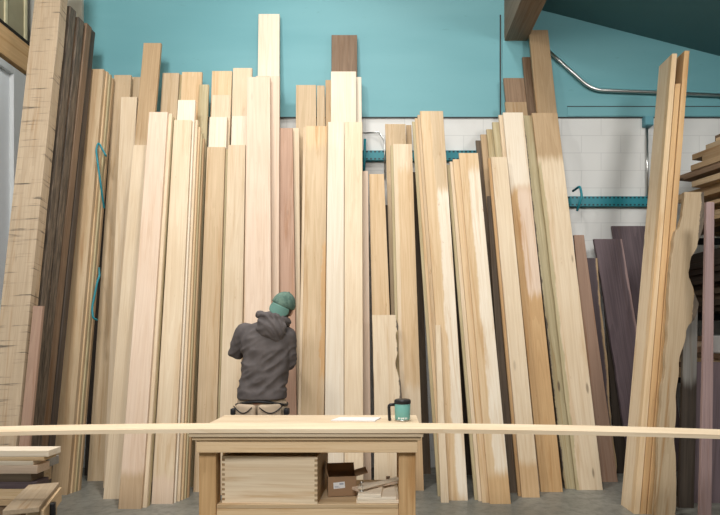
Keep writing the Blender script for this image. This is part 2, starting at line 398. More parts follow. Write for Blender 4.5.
board('dark purple walnut board low at the right, behind the mauve strip', 503, 686, 724, 362, 692, 727, .03, 'walnut', dref=4.7, tone=1.6, name='walnut_slab', cat='slab')
board('dark board with a grey rim behind the live edge slab', 497, 678, 722, 385, 684, 722, .03, 'dark', dref=4.8, tone=.9, name='walnut_slab', cat='slab')

# ------------------------------------------------------------------ planks stored flat on the rack at the right
rack = empty('lumber_rack', (3.2, 4.9, 0)); tag(rack, 'dark steel lumber rack holding flat planks at the right border', 'rack')
steel = plain('dark_steel', (.03, .032, .035), .5, .6)
def rx(x0, x1, y0, y1, z0, z1): return box(x0 - 3.2, x1 - 3.2, y0 - 4.9, y1 - 4.9, z0, z1, .004)
for y in (4.45, 5.3):
    obj('upright', rx(3.86, 3.96, y - .05, y + .05, 0, 3.5), steel, rack)
    for z in (.95, 1.55, 2.28):
        obj('arm', rx(2.74, 3.86, y - .03, y + .03, z - .06, z), steel, rack)
obj('brace', rx(3.89, 3.93, 4.5, 5.25, 3.3, 3.38), steel, rack)
def flat_plank(x, y, z, w, l, t, rz, mat, label, group, tone=1.0):
    m = wood(mat, axis='Y', tone=tone)
    o = obj('plank', box(-w / 2, w / 2, -l / 2, l / 2, 0, t, .003), m)
    o.location = (x, y, z); o.rotation_euler = (0, 0, rz)
    tag(o, label, 'plank', group)
rnd = random.Random(11)
upper_lab = {
    0: 'bottom', }
z = 2.281
names = ['lowest', 'second', 'third', 'fourth', 'fifth', 'sixth', 'seventh', 'eighth', 'ninth', 'tenth', 'eleventh', 'twelfth', 'thirteenth', 'fourteenth', 'fifteenth', 'sixteenth', 'seventeenth', 'eighteenth', 'nineteenth', 'twentieth']
RZ = R(17)
for k in range(20):
    t = rnd.choice((.032, .042, .05)); near = k in (5, 6, 10, 14)
    ye = 4.95 + rnd.uniform(-.12, .22) - (.45 if near else 0)            # far end
    xe = 2.67 + rnd.uniform(-.02, .07) + (.16 if near else 0) + max(0, k - 13) * .045
    for j in range(2):
        w = .22; Ln = 1.5
        px_, py_ = xe + j * .25 + w / 2 + math.sin(RZ) * Ln / 2, ye + j * .06 - math.cos(RZ) * Ln / 2
        flat_plank(px_, py_, z, w, Ln, t, RZ, rnd.choice(('sand', 'tan', 'honey', 'brown', 'tan')) if j == 0 else 'tan',
                   ('flat plank facing the aisle, %s from the bottom of the upper rack stack' % names[k] if k else 'lowest flat plank facing the aisle on the upper rack arm') if j == 0 else 'flat tan plank inside the upper rack stack, behind the aisle row',
                   'planks lying flat on the upper rack arm', tone=rnd.uniform(.7, 1.0))
    z += t + .0012
for z0, cols, tone, lab, grp, n in ((1.551, ('umber', 'dark', 'dark'), .6, 'added dark plank filling in the shade of the middle rack', 'added planks for the shade on the middle rack arm', 11),  # middle stack added, shadow inside the rack put into its dark colours
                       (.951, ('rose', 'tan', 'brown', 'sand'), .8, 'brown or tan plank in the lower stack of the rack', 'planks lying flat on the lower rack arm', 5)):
    z = z0
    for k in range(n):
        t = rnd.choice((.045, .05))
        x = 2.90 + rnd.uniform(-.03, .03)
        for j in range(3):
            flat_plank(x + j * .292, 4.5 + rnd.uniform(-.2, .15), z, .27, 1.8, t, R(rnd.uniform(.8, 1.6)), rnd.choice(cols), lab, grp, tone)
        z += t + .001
    if z0 < 1:
        b = obj('wrapped_bundle', box(2.775, 3.05, 4.42, 4.72, z, z + .15, .012), plain('white_wrap', (.72, .74, .76), .35))
        for q in range(3):
            flat_plank(2.91 + .01 * q, 5.10, z, .27, .62, .048, R(.5), ('rose', 'pink', 'brown')[q], 'short plank behind the white bundle on the lower rack stack, %s of three' % ('bottom', 'middle', 'top')[q], 'short planks behind the white bundle', .9)
            z += .049
        tag(b, 'white plastic wrapped bundle on the lower rack stack at the right border', 'bundle')

# ------------------------------------------------------------------ room
def struct(name, bm, mat):
    o = obj(name, bm, mat); o['kind'] = 'structure'; return o
# concrete floor
m = NT('concrete')
n1 = m.noise(m.coord(), .9, 5, .6); n2 = m.noise(m.coord(), 14, 5, .65); n3 = m.noise(m.coord(), 120, 2)
c = m.mix(m.mapr(n1, .35, .65), (.145, .143, .122), (.225, .222, .195))
c = m.mix(m.math('MULTIPLY', m.mapr(n2, .45, .7), .5), c, (.12, .115, .10))
m.bump(n3, .08, .003)
struct('floor', box(-3.6, 4.6, -3.5, 5.7, -.1, 0), m.done(c, m.mapr(n2, .3, .7, .28, .5)))
# painted block wall below, teal panelled wall above
m = NT('painted_blocks')
tc = m.n('ShaderNodeTexCoord'); mp = m.n('ShaderNodeMapping'); m.l(tc.outputs['Object'], mp.inputs[0])
mp.inputs['Rotation'].default_value = (R(90), 0, 0)
br = m.n('ShaderNodeTexBrick'); m.l(mp.outputs[0], br.inputs['Vector'])
br.inputs['Scale'].default_value = 1; br.inputs['Brick Width'].default_value = .40; br.inputs['Row Height'].default_value = .178
br.inputs['Mortar Size'].default_value = .005; br.inputs['Mortar Smooth'].default_value = .6
br.inputs['Color1'].default_value = (.72, .72, .70, 1); br.inputs['Color2'].default_value = (.70, .70, .68, 1); br.inputs['Mortar'].default_value = (.60, .60, .585, 1)
nz = m.noise(m.coord(), 3, 4)
c = m.mix(m.math('MULTIPLY', m.mapr(nz, .4, .75), .18), br.outputs['Color'], (.5, .49, .46))
m.bump(br.outputs['Fac'], -.25, .01)
WZ = 1.35 + (VY - 118) / F * DW
struct('wall_back', box(-3.6, 4.6, DW, DW + .15, 0, WZ), m.done(c, .55))
m = NT('teal_paint')
n1 = m.noise(m.coord((.35, 1, 2.2)), 1, 3); n2 = m.noise(m.coord((1, 1, 4)), 7, 5, .7)
c = m.mix(m.mapr(n1, .3, .7), (.145, .36, .40), (.18, .41, .45))
c = m.mix(m.math('MULTIPLY', m.mapr(n2, .62, .74), .35), c, (.10, .24, .25))
teal = m.done(c, .5)
struct('wall_top', box(-3.6, 4.6, DW - .012, DW + .15, WZ + .006, 7.4), teal)
struct('trim_1', box(1.85, 4.6, DW - .02, DW - .012, WZ + .012, WZ + .105, .002), teal)
dline = plain('dark_joint', (.05, .06, .06), .7)
struct('trim_2', box(-3.6, 4.6, DW - .016, DW, WZ - .004, WZ + .006), dline)
struct('trim_3', box(1.85, 4.6, DW - .016, DW - .0121, WZ + .106, WZ + .116), dline)
# pilaster, glulam beam, sloping ceiling
struct('trim_4', box(1.19, 1.56, DW - .028, DW - .012, 3.0, 4.36, .004), teal)
struct('trim_5', box(1.165, 1.178, DW - .02, DW - .012, 3.5, 4.6), dline)
beamwood = wood('brown', axis='Y', tone=1.0, rough=.5)
bm_ = obj('ceiling_beam', box(1.21, 1.44, -1.0, DW - .013, 4.33, 4.95, .006), beamwood); bm_['kind'] = 'structure'
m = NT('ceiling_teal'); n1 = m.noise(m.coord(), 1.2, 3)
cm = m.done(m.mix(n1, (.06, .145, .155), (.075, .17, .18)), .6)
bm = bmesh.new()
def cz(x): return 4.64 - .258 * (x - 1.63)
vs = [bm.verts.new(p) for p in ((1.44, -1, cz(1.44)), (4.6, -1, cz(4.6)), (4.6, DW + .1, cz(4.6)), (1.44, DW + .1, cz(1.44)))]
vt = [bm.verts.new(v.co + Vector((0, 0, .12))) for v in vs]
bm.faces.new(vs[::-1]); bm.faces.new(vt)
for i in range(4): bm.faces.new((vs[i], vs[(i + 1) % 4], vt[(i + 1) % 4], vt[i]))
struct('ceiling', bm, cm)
struct('wall_right', box(4.6, 4.7, -1.0, DW + .15, 0, 4.2), plain('right_wall_paint', (.45, .46, .45), .6))
# left wall with a white door, wooden header above and panelling over it
struct('wall_left', box(-3.7, -3.6, -1.0, DW + .15, 0, 7.4), plain('left_wall_paint', (.16, .14, .10), .7))
struct('trim_6', box(-3.6, -3.24, DW - .06, DW - .012, 2.9, 7.0), plain('grey_column', (.42, .42, .38), .6))
struct('trim_7', box(-3.24, -3.06, DW - .04, DW - .012, 3.4, 7.0), plain('pale_column', (.62, .60, .52), .6))
struct('trim_8', box(-3.255, -3.235, DW - .07, DW - .012, 2.9, 7.0), dline)
def zl(y, X=3.5): return H + (VY - y) / VX * X        # height seen at the left border on a wall X away
struct('door_header', box(-3.6, -3.5, 1.0, 5.42, zl(52), zl(22), .004), wood('amber', axis='Y', tone=1.25))
wm = plain('olive_panel', (.34, .30, .19), .6)
struct('trim_9', box(-3.6, -3.52, 1.0, 5.42, zl(19), 6.5, .004), wm)
struct('trim_10', box(-3.52, -3.505, 5.08, 5.11, zl(19), 6.5), plain('pale_strip', (.60, .55, .36), .6))
struct('trim_11', box(-3.52, -3.505, 5.36, 5.39, zl(19), 6.5), plain('pale_strip_b', (.60, .55, .36), .6))
struct('trim_12', box(-3.6, -3.5, 1.0, 5.42, zl(22) + .002, zl(18), .003), plain('dark_gap', (.02, .017, .013), .8))
dr = empty('door_1', (-3.6, 3.6, 0)); dr['kind'] = 'structure'
wp = plain('white_door_paint', (.80, .84, .87), .5, var=.05, sc=3)
obj('door_panel', box(.01, .05, -1.5, 1.6, 0.02, zl(57) - .06, .003), wp, dr)
fb = bmesh.new(); abox(fb, .0, .09, 1.6, 1.78, 0, zl(56), .004); abox(fb, 0, .09, -1.68, -1.5, 0, zl(56), .004); abox(fb, 0, .09, -1.5, 1.6, zl(56) - .07, zl(56), .004)
obj('door_frame', fb, plain('white_frame_paint', (.62, .64, .64), .5, var=.05), dr)

# ------------------------------------------------------------------ wall fittings
chrome = plain('galvanised_steel', (.62, .62, .60), .28, 1.0, .05)
tealm = plain('teal_enamel', (.02, .22, .27), .4, 0, .1)
yc = DW - .05
pts = [unp(546, 49, yc), unp(592, 90, yc), unp(660, 92.5, yc), unp(735, 96, yc)]
cd = obj('conduit_pipe', atube(bmesh.new(), arcs([unp(535, 39, yc)] + pts[1:], .12, 8), .017, 12), chrome, smooth=True)
tag(cd, 'bent metal conduit pipe running along the teal wall at the upper right', 'pipe')
jb = empty('junction_box', unp(646, 128, DW)); tag(jb, 'small teal electrical box below the conduit pipe', 'electrical box')
p0 = unp(646, 128, DW)
obj('box_body', box(-.045, .045, -.07, -.0, 0, .10, .008), plain('box_teal', (.11, .30, .36), .5), jb)
obj('box_cover', box(-.04, .04, -.078, -.07, .006, .094, .003), plain('box_teal_b', (.13, .34, .40), .45), jb)
vc = obj('conduit_drop', atube(bmesh.new(), [unp(647, 128, DW - .03), unp(647.5, 200, DW - .03)], .012, 10), chrome, smooth=True)
tag(vc, 'thin vertical metal conduit dropping from the small teal electrical box', 'pipe')
rm = NT('rail_enamel'); tc_ = rm.n('ShaderNodeTexCoord'); sp_ = rm.n('ShaderNodeSeparateXYZ'); rm.l(tc_.outputs['Object'], sp_.inputs[0])
hx = rm.math('ABSOLUTE', rm.math('SUBTRACT', rm.math('FRACT', rm.math('MULTIPLY', sp_.outputs[0], 24.0)), .5))
hz = rm.math('ABSOLUTE', rm.math('SUBTRACT', rm.math('ABSOLUTE', sp_.outputs[2]), .036))
hk = rm.math('MULTIPLY', rm.math('LESS_THAN', hx, .25), rm.math('LESS_THAN', hz, .008))
railm = rm.done(rm.mix(hk, (.02, .22, .27), (.004, .03, .04)), .4)
def rail(x0, x1, y, label):
    a = unp(x0, y, DW - .0); b = unp(x1, y, DW - .0)
    r = empty('wall_rail', ((a.x + b.x) / 2, DW, a.z)); L = b.x - a.x
    bm = box(-L / 2, L / 2, -.055, -.047, -.05, .05, .002)
    abox(bm, -L / 2, L / 2, -.047, -.001, .042, .05); abox(bm, -L / 2, L / 2, -.047, -.001, -.05, -.042)
    obj('channel', bm, railm, r)
    tag(r, label, 'rail', 'teal slotted wall rails')
rail(340, 480, 157, 'teal slotted rail on the white block wall, seen in gaps between the middle boards')
rail(540, 655, 202.5, 'teal slotted rail on the white block wall, open stretch at the right')
def hook(pts, r, label, name='rack_hook', mat=None):
    o = obj(name, atube(bmesh.new(), arcs(pts, .03, 5), r, 10), mat or tealm, smooth=True)
    tag(o, label, 'hook')
def l5(px, py, off):
    db = dep(495); return on_plane(px, py, db - off, slope(db))
hook([l5(106, 156, -.10), l5(106, 156, .03), l5(98.5, 142, .035), l5(96.0, 150, .035), l5(98, 165, .035), l5(104, 208, .02)], .009, 'upper teal hook on the edge of the tan board at left')
hook([l5(99, 268, -.12), l5(99.5, 276, .02), l5(97.5, 281, .03), l5(92, 308, .035), l5(93, 318, .035), l5(97, 320, .0), l5(97, 320, -.13)], .009, 'lower teal hook on the edge of the tan board at left')
w = DW - .12
hook([unp(573, 191, w), unp(580, 186, w - .12), unp(582, 196, w - .12), unp(577, 211, w - .1)], .012, 'teal hook at the left end of the open rail on the right')
w = DW - .07
hook([unp(364, 172, w), unp(365, 139, w)], .013, 'teal upright peg on the rail beside the white upright pair')
hook([unp(362, 133, DW + .0), unp(379, 132, DW - .03), unp(384.5, 141, DW - .08), unp(385, 180, DW - .1)], .006, 'thin grey rod arching above the middle teal rail', mat=chrome, name='bent_rod')

# ------------------------------------------------------------------ workbench
TX0, TX1, TY0, TY1, TZ = -1.06, .207, 2.97, 3.64, .82
tb = empty('workbench', ((TX0 + TX1) / 2, (TY0 + TY1) / 2, 0)); tag(tb, 'pale wooden workbench with open shelf standing in front of the man', 'workbench')
cx, cy = tb.location.x, tb.location.y
def tbx(x0, x1, y0, y1, z0, z1, b=.003): return box(x0 - cx, x1 - cx, y0 - cy, y1 - cy, z0, z1, b)
wt = lambda p, t=1.0, ax='X', **k: wood(p, axis=ax, tone=t, **k)
obj('tabletop', tbx(TX0, TX1, TY0, TY1, TZ - .022, TZ), wt('cream', 1.0), tb)
obj('under_top', tbx(TX0 + .012, TX1 - .012, TY0 + .014, TY1 - .01, TZ - .042, TZ - .022), wt('honey', 1.0), tb)
obj('apron', tbx(TX0 + .03, TX1 - .03, TY0 + .03, TY0 + .068, TZ - .112, TZ - .042), wt('honey', 1.3), tb)
obj('apron', tbx(TX0 + .03, TX1 - .03, TY1 - .068, TY1 - .03, TZ - .112, TZ - .042), wt('cream', .95), tb)
for x in (TX0 + .032, TX1 - .038 - .093):
    for y in (TY0 + .068, TY1 - .068 - .093):
        obj('leg', tbx(x, x + .093, y, y + .093, 0, TZ - .042), wt('amber', 1.12, 'Z', knots=.35), tb)
SZ = .412
LX0, LX1 = TX0 + .125, TX1 - .131
obj('shelf', tbx(LX0 + .002, LX1 - .002, TY0 + .075, TY1 - .075, SZ - .022, SZ), wt('honey', .9), tb)
obj('shelf_rail', tbx(LX0 + .001, LX1 - .001, TY0 + .078, TY0 + .116, SZ - .085, SZ - .022), wt('honey', 1.2), tb)
obj('shelf_rail', tbx(LX0 + .001, LX1 - .001, TY1 - .116, TY1 - .078, SZ - .085, SZ - .022), wt('honey', .95), tb)

# long sagging board across the bench
bm = bmesh.new(); rings = []
xs = [-2.75 + i * 5.25 / 60 for i in range(61)]
def sag(x):
    e = max(0, TX0 - x, x - TX1); return -.0085 * e * e - .006 * e
for x in xs:
    z0 = TZ + .001 + sag(x)
    rings.append([bm.verts.new((x, y, z)) for y, z in ((2.962, z0), (3.165, z0), (3.165, z0 + .022), (2.962, z0 + .022))])
for a, b in zip(rings, rings[1:]):
    for k in range(4): bm.faces.new((a[k], a[(k + 1) % 4], b[(k + 1) % 4], b[k]))
bm.faces.new(rings[0][::-1]); bm.faces.new(rings[-1])
lb = obj('long_board', bm, wood('cream', axis='X', tone=1.12, mottle=.3)); tag(lb, 'very long thin pale board lying across the workbench, both ends drooping', 'board')

# insulated mug
mp_ = unp(402.5, 421, 3.40); mug = empty('travel_mug', (mp_.x, 3.40, TZ + .0005)); tag(mug, 'teal travel mug with black lid and handle on the workbench', 'mug')
mteal = plain('mug_teal', (.17, .42, .38), .35, 0, .05); mblack = plain('mug_black', (.018, .018, .02), .4)
obj('cup', lathe(bmesh.new(), [(.045, .008), (.047, .012), (.049, .104), (.047, .107)]), mteal, mug, True)
obj('foot_ring', lathe(bmesh.new(), [(.044, 0), (.046, .003), (.046, .012), (.044, .0125)]), plain('mug_steel', (.6, .6, .6), .3, 1), mug, True)
obj('lid', lathe(bmesh.new(), [(.049, .105), (.0515, .108), (.0515, .124), (.049, .130), (.040, .134), (.012, .135)]), mblack, mug, True)
obj('handle', atube(bmesh.new(), arcs([(-.046, 0, .100), (-.078, 0, .098), (-.084, 0, .088), (-.080, 0, .006), (-.072, 0, .003)], .012, 4), .0095, 10), mblack, mug, True)
# printed text strip at the foot of the cup
bm = bmesh.new()
for i, a in enumerate((-122, -113, -101, -90, -82, -70, -60)):
    c0 = R(a); wv = Vector((-math.sin(c0), math.cos(c0), 0)); p = Vector((math.cos(c0), math.sin(c0), 0)) * .0492
    q = [bm.verts.new(p * (1.0 if s else 1) + wv * dx + Vector((0, 0, zz))) for s, dx, zz in ((0, -.003, .016), (0, .003, .016), (0, .003, .026), (0, -.003, .026))]
    bm.faces.new(q)
o = obj('print_marks', bm, plain('mug_print', (.8, .85, .82), .5), mug)
# sheet of paper
pp = empty('paper_sheet', (0, 0, 0)); bpy.data.objects.remove(pp)
bm = bmesh.new()
q = [unp(331, 421.2, 3.385), unp(375, 422.0, 3.36), unp(381, 418.3, 3.50), unp(340, 418.0, 3.51)]
lo = [bm.verts.new((p.x, p.y, TZ + .0008)) for p in q]; hi = [bm.verts.new((p.x, p.y, TZ + .0068)) for p in q]
bm.faces.new(lo[::-1]); bm.faces.new(hi)
for i in range(4): bm.faces.new((lo[i], lo[(i + 1) % 4], hi[(i + 1) % 4], hi[i]))
o = obj('paper_sheets', bm, plain('white_paper', (.78, .76, .76), .6)); tag(o, 'thin white paper pad lying flat on the workbench left of the mug', 'paper')

# dovetailed wooden box on the shelf
BW, BD, BH, bt = .536, .40, .262, .016
bx = empty('dovetailed_box', ((269.5 - VX) / F * 3.06, 3.06, SZ + .0005), R(-2.5)); tag(bx, 'open pale wooden box with dovetailed corners on the workbench shelf', 'box')
bwood = wood('cream', axis='X', tone=1.16, mottle=.7); bside = wood('tan', axis='Y', tone=.95)
pitch = BH / 19
fr = bmesh.new(); sd = [bmesh.new(), bmesh.new()]; bk = bmesh.new()
abox(fr, -BW / 2 + bt, BW / 2 - bt, 0, bt, 0, BH); abox(bk, -BW / 2 + bt, BW / 2 - bt, BD - bt, BD, 0, BH)
for i in range(19):
    z0, z1 = i * pitch, (i + 1) * pitch
    for s, bmx in ((-1, sd[0]), (1, sd[1])):
        xa, xb = sorted((s * (BW / 2 - bt), s * BW / 2))
        if i % 2:
            abox(bmx, xa, xb, 0, bt, z0 + .0003, z1 - .0003); abox(bmx, xa, xb, BD - bt, BD, z0 + .0003, z1 - .0003)
        else:
            abox(fr, xa, xb, 0, bt, z0, z1); abox(bk, xa, xb, BD - bt, BD, z0, z1)
for s, bmx in ((-1, sd[0]), (1, sd[1])):
    xa, xb = sorted((s * (BW / 2 - bt), s * BW / 2)); abox(bmx, xa, xb, bt, BD - bt, 0, BH)
obj('front_panel', fr, bwood, bx); obj('back_panel', bk, bwood, bx); obj('side_panel', sd[0], bside, bx); obj('side_panel', sd[1], bside, bx)
obj('bottom_panel', box(-BW / 2 + bt, BW / 2 - bt, bt, BD - bt, .004, .014), bside, bx)

# open cardboard box
kraft = plain('cardboard', (.32, .20, .115), .75, 0, .1); kin = plain('cardboard_inside', (.13, .085, .055), .8)
cbp = unp(338, 495, 3.18)
cb = empty('cardboard_box', (cbp.x + .024, 3.19, SZ + .0012), R(8)); tag(cb, 'open brown cardboard box with white label on the workbench shelf', 'box')
cw, cdp, ch, ct = .165, .15, .115, .004
bm = bmesh.new()
abox(bm, -cw / 2, cw / 2, 0, ct, 0, ch); abox(bm, -cw / 2, cw / 2, cdp - ct, cdp, 0, ch)
abox(bm, -cw / 2, -cw / 2 + ct, ct, cdp - ct, 0, ch); abox(bm, cw / 2 - ct, cw / 2, ct, cdp - ct, 0, ch); abox(bm, -cw / 2, cw / 2, 0, cdp, 0, ct)
obj('carton', bm, kraft, cb)
def flap(x0, x1, y0, y1, mtx): return obj('flap', box(x0, x1, y0, y1, -.0015, .0015, 0, mtx), kraft, cb)
flap(-cw / 2, cw / 2, 0, .06, Matrix.Translation((0, cdp, ch)) @ Matrix.Rotation(R(35), 4, 'X'))
flap(0, .07, -cdp + .004, 0, Matrix.Translation((cw / 2, cdp, ch)) @ Matrix.Rotation(R(-14), 4, 'Y'))
flap(-.06, 0, -cdp + .004, 0, Matrix.Translation((-cw / 2, cdp, ch)) @ Matrix.Rotation(R(80), 4, 'Y'))
lbm = bmesh.new(); lm = Matrix.Translation((-.018, -.0012, .066)) @ Matrix.Rotation(R(-4), 4, 'Y')
abox(lbm, -.033, .033, 0, .001, -.018, .018, 0, lm)
lab = obj('shipping_label', lbm, plain('label_white', (.78, .78, .78), .6), cb); lab['label'] = 'white paper label'
pr = bmesh.new(); abox(pr, .002, .026, -.0006, 0, .002, .012, 0, lm); abox(pr, -.026, -.004, -.0006, 0, -.006, -.003, 0, lm); abox(pr, -.026, .006, -.0006, 0, -.012, -.0095, 0, lm)
obj('print_block', pr, plain('label_print', (.35, .38, .45), .6), lab)

# offcuts stacked on the right of the shelf
ow = ['white', 'white', 'pink', 'white', 'pink', 'white']
z = SZ + .0006
offs = [(.015, .235, .30, .018, 0, 'lowest white board in the small stack on the workbench shelf'),
        (.012, .215, .28, .016, 1, 'second white board in the small stack on the workbench shelf'),
        (-.03, .13, .26, .016, -3, 'short pale board at the left of the small stack on the workbench shelf'),]
sx = (375 - VX) / F * 3.12
for dx, w_, d_, t_, rz_, lab_ in offs:
    o = obj('offcut_board', box(-w_ / 2, w_ / 2, 0, d_, 0, t_, .002), wood('white', axis='X', tone=1.12, mottle=.1)); o.location = (sx + dx, 3.06, z); o.rotation_euler = (0, 0, R(rz_))
    tag(o, lab_, 'offcut', 'offcuts on the workbench shelf'); z += t_ + .0008
for k, (dx, dy, l_, w_, rz_, p_, lab_) in enumerate(((.01, .14, .29, .055, 36, 'pink', 'pinkish strip lying diagonally under the white strip on the shelf stack'),
                                    (.035, .13, .31, .035, 44, 'white', 'white narrow strip lying diagonally on top of the shelf stack'))):
    o = obj('offcut_strip', box(-l_ / 2, l_ / 2, -w_ / 2, w_ / 2, 0, .014, .002), wood(p_, axis='X')); o.location = (sx + dx - .01, 3.075 + dy, z); o.rotation_euler = (0, 0, R(rz_))
    tag(o, lab_, 'offcut', 'offcuts on the workbench shelf'); z += .0148
o = obj('offcut_block', box(-.012, .012, 0, .02, 0, .05, .002), wood('brown')); o.location = (sx + .075, 3.30, SZ + .0006 + .052 + .0); tag(o, 'small brown wood block standing behind the strips on the shelf', 'offcut', 'offcuts on the workbench shelf')
o.location.z = SZ + .0006 + .0188 + .0168 + .001
bm = bmesh.new(); lathe(bm, [(.013, 0), (.014, .008), (.006, .012), (.006, .045), (.010, .048), (.010, .056), (.004, .058)], 16)
o = obj('hinge_pin', bm, chrome, smooth=True); o.location = (sx - .075, 3.11, SZ + .0006 + .0188 + .0168 + .0168); tag(o, 'small shiny metal pin standing on the short board of the shelf stack', 'hardware')

# ------------------------------------------------------------------ offcut pile at lower left
def pile(x0, x1, y0, y1, z0, z1, pal, label, tone=1.0, rz=0, ax='X', **k):
    cxp, cyp = (x0 + x1) / 2, (y0 + y1) / 2
    o = obj('offcut_plank', box(x0 - cxp, x1 - cxp, y0 - cyp, y1 - cyp, 0, z1 - z0, .003), wood(pal, axis=ax, tone=tone, **k))
    o.location = (cxp, cyp, z0); o.rotation_euler = (0, 0, R(rz)); tag(o, label, 'plank', 'planks in the low pile at the lower left')
def pxx(px, d): return (px - VX) / F * d
def pz(py, d): return H + (VY - py) / F * d
YF, YM, YB = 3.52, 3.655, 3.775
bear = empty('trestle', (-2.6, 3.65, 0)); tag(bear, 'low wooden trestle carrying the plank pile at the lower left', 'trestle')
zb = pz(506, YF)
for x in (-.30, .12):
    obj('crossbar', box(x - .04, x + .04, -.11, .11, zb - .075, zb - .001, .003), wood('brown', axis='Y'), bear)
    for y in (-.07, .07):
        obj('leg', box(x - .03, x + .03, y - .03, y + .03, 0, zb - .0755, .003), wood('brown'), bear)
XL = -3.0
def fr_(e, y0, y1, pal, label, tone=1.0, back=False, x0=XL, **k):
    a, b_ = (YM + .002, YB) if back else (YF, YM)
    pile(x0, pxx(e, a), a, b_, pz(y1, YF) + .0006, pz(y0, YF), pal, label, tone, **k)
fr_(20, 499.5, 506, 'tan', 'tan plank at the bottom of the pile at lower left')
fr_(29, 489, 499.5, 'honey', 'honey coloured plank low in the pile at lower left')
fr_(36, 482, 489, 'walnut', 'dark walnut plank low in the pile at lower left', 1.3)
fr_(31, 474, 482, 'umber', 'dark brown plank in the middle of the pile at lower left')
fr_(37, 465.5, 474, 'pink', 'pinkish white thick plank above the middle of the pile at lower left', 1.1)
fr_(33, 461, 465.5, 'white', 'thin pale plank with short end, second from the top at lower left')
fr_(44, 457, 461, 'honey', 'honey coloured thin plank right under the pale top plank at lower left')
fr_(48.5, 450.5, 457, 'white', 'pale top plank of the pile at lower left')
fr_(35, 489, 506, 'tan', 'thick tan plank at the back of the pile bottom at lower left', back=True)
fr_(41, 472.5, 489, 'sand', 'thick sand coloured plank at the back of the pile at lower left', back=True)
fr_(48.5, 463.5, 472.5, 'grey', 'grey plank with bare end sticking out at the back of the pile at lower left', .9, back=True)
fr_(30, 457, 463.5, 'dark', 'blackish plank at the back just under the top of the pile at lower left', back=True)
st = empty('low_bench', (-2.045, 3.2, 0), R(20.5)); tag(st, 'low stand with grey brown board top in front of the lower left plank pile', 'stand')
ztop = .42
obj('stand_top', box(-.085, .085, -.27, .265, ztop - .03, ztop, .004), wood('sawn', axis='Y', tone=.95), st)
for sx_, sy_ in ((-.05, -.2), (.05, -.2), (-.05, .2), (.05, .2)):
    obj('leg', box(sx_ - .028, sx_ + .028, sy_ - .028, sy_ + .028, 0, ztop - .0305, .004), wood('sand'), st)
obj('side_rail', box(.0785, .098, -.23, .26, ztop - .12, ztop - .031, .003), wood('honey', axis='Y'), st)
obj('clamp', box(.0985, .125, -.09, -.05, ztop - .12, ztop - .035, .006), plain('clamp_black', (.018, .018, .02), .4), st)

# ------------------------------------------------------------------ the man
PD = 4.10; PS = F / PD
def pw(px, py, y=PD): return Vector(((px - VX) / PS, y, H + (VY - py) / PS))
def cap_(bm, a, b, ra, rb, seg=14):             # tapered capsule
    a = Vector(a); b = Vector(b); d = b - a; L = d.length
    pts = []; rs = []
    u = d / L
    for k in range(0, 6):
        th = math.pi / 2 * (1 - k / 5); pts.append(a - u * ra * math.sin(th)); rs.append(max(ra * math.cos(th), ra * .04))
    for k in range(1, 6):
        th = math.pi / 2 * k / 5; pts.append(b + u * rb * math.sin(th)); rs.append(max(rb * math.cos(th), rb * .04))
    pts.insert(6, b); rs.insert(6, rb)
    # drop near-duplicate points
    P, Q = [pts[0]], [rs[0]]
    for p, r_ in zip(pts[1:], rs[1:]):
        if (p - P[-1]).length > 1e-5: P.append(p); Q.append(r_)
    atube(bm, P, Q, seg)
def ell(bm, c, r, rot=None, seg=20):
    ret = bmesh.ops.create_uvsphere(bm, u_segments=seg, v_segments=seg // 2 + 2, radius=1)
    M = Matrix.Translation(c) @ (rot.to_4x4() if rot is not None else Matrix()) @ Matrix.Diagonal((*r, 1))
    for v in ret['verts']: v.co = M @ v.co
def loft(bm, secs, seg=28, pw_=2.4):            # stacked super-ellipse rings: (center, rx, ry)
    rings = []
    for c, rx_, ry_ in secs:
        ring = []
        for k in range(seg):
            a = 2 * math.pi * k / seg; ca, sa = math.cos(a), math.sin(a)
            ring.append(bm.verts.new((c[0] + math.copysign(abs(ca) ** (2 / pw_), ca) * rx_, c[1] + math.copysign(abs(sa) ** (2 / pw_), sa) * ry_, c[2])))
        rings.append(ring)
    for a, b in zip(rings, rings[1:]):
        for k in range(seg): bm.faces.new((a[k], a[(k + 1) % seg], b[(k + 1) % seg], b[k]))
    bm.faces.new(rings[0][::-1]); bm.faces.new(rings[-1])
def remesh(bm, voxel, smooth_it=3, fold=None):
    me = bpy.data.meshes.new('tmp'); bmesh.ops.recalc_face_normals(bm, faces=bm.faces); bm.to_mesh(me); bm.free()
    o = bpy.data.objects.new('tmp', me); C.objects.link(o)
    md = o.modifiers.new('r', 'REMESH'); md.mode = 'VOXEL'; md.voxel_size = voxel
    sm = o.modifiers.new('s', 'SMOOTH'); sm.factor = .5; sm.iterations = smooth_it
    dg = bpy.context.evaluated_depsgraph_get(); dg.update()
    new = bpy.data.meshes.new_from_object(o.evaluated_get(dg))
    bpy.data.objects.remove(o); bpy.data.meshes.remove(me)
    if fold:
        nn = [v.normal.copy() for v in new.vertices]
        for v, n in zip(new.vertices, nn): v.co += n * fold(v.co)
    for p in new.polygons: p.use_smooth = True
    new.materials.clear()
    return new
man = empty('person', (0, 0, 0)); man.location = (pw(264, 0).x, PD, 0)
tag(man, 'person in dark grey hoodie and backwards green cap reaching for a board, seen from behind', 'person')
PO = Vector((man.location.x, PD, 0))
def L_(v): return Vector(v) - PO
hipc = L_(pw(262, 402)); chest = L_(pw(265, 345)); neckb = L_(pw(274, 324)); headc = L_(pw(282.5, 306.5, PD + .01))
shL, shR = L_(pw(245, 333, PD + .01)), L_(pw(286, 336, PD + .01))
elL, elR = L_(pw(233.5, 352, PD + .08)), L_(pw(287, 362, PD + .06))
haL, haR = L_(pw(243, 340, PD + .36)), L_(pw(277, 343, PD + .36))
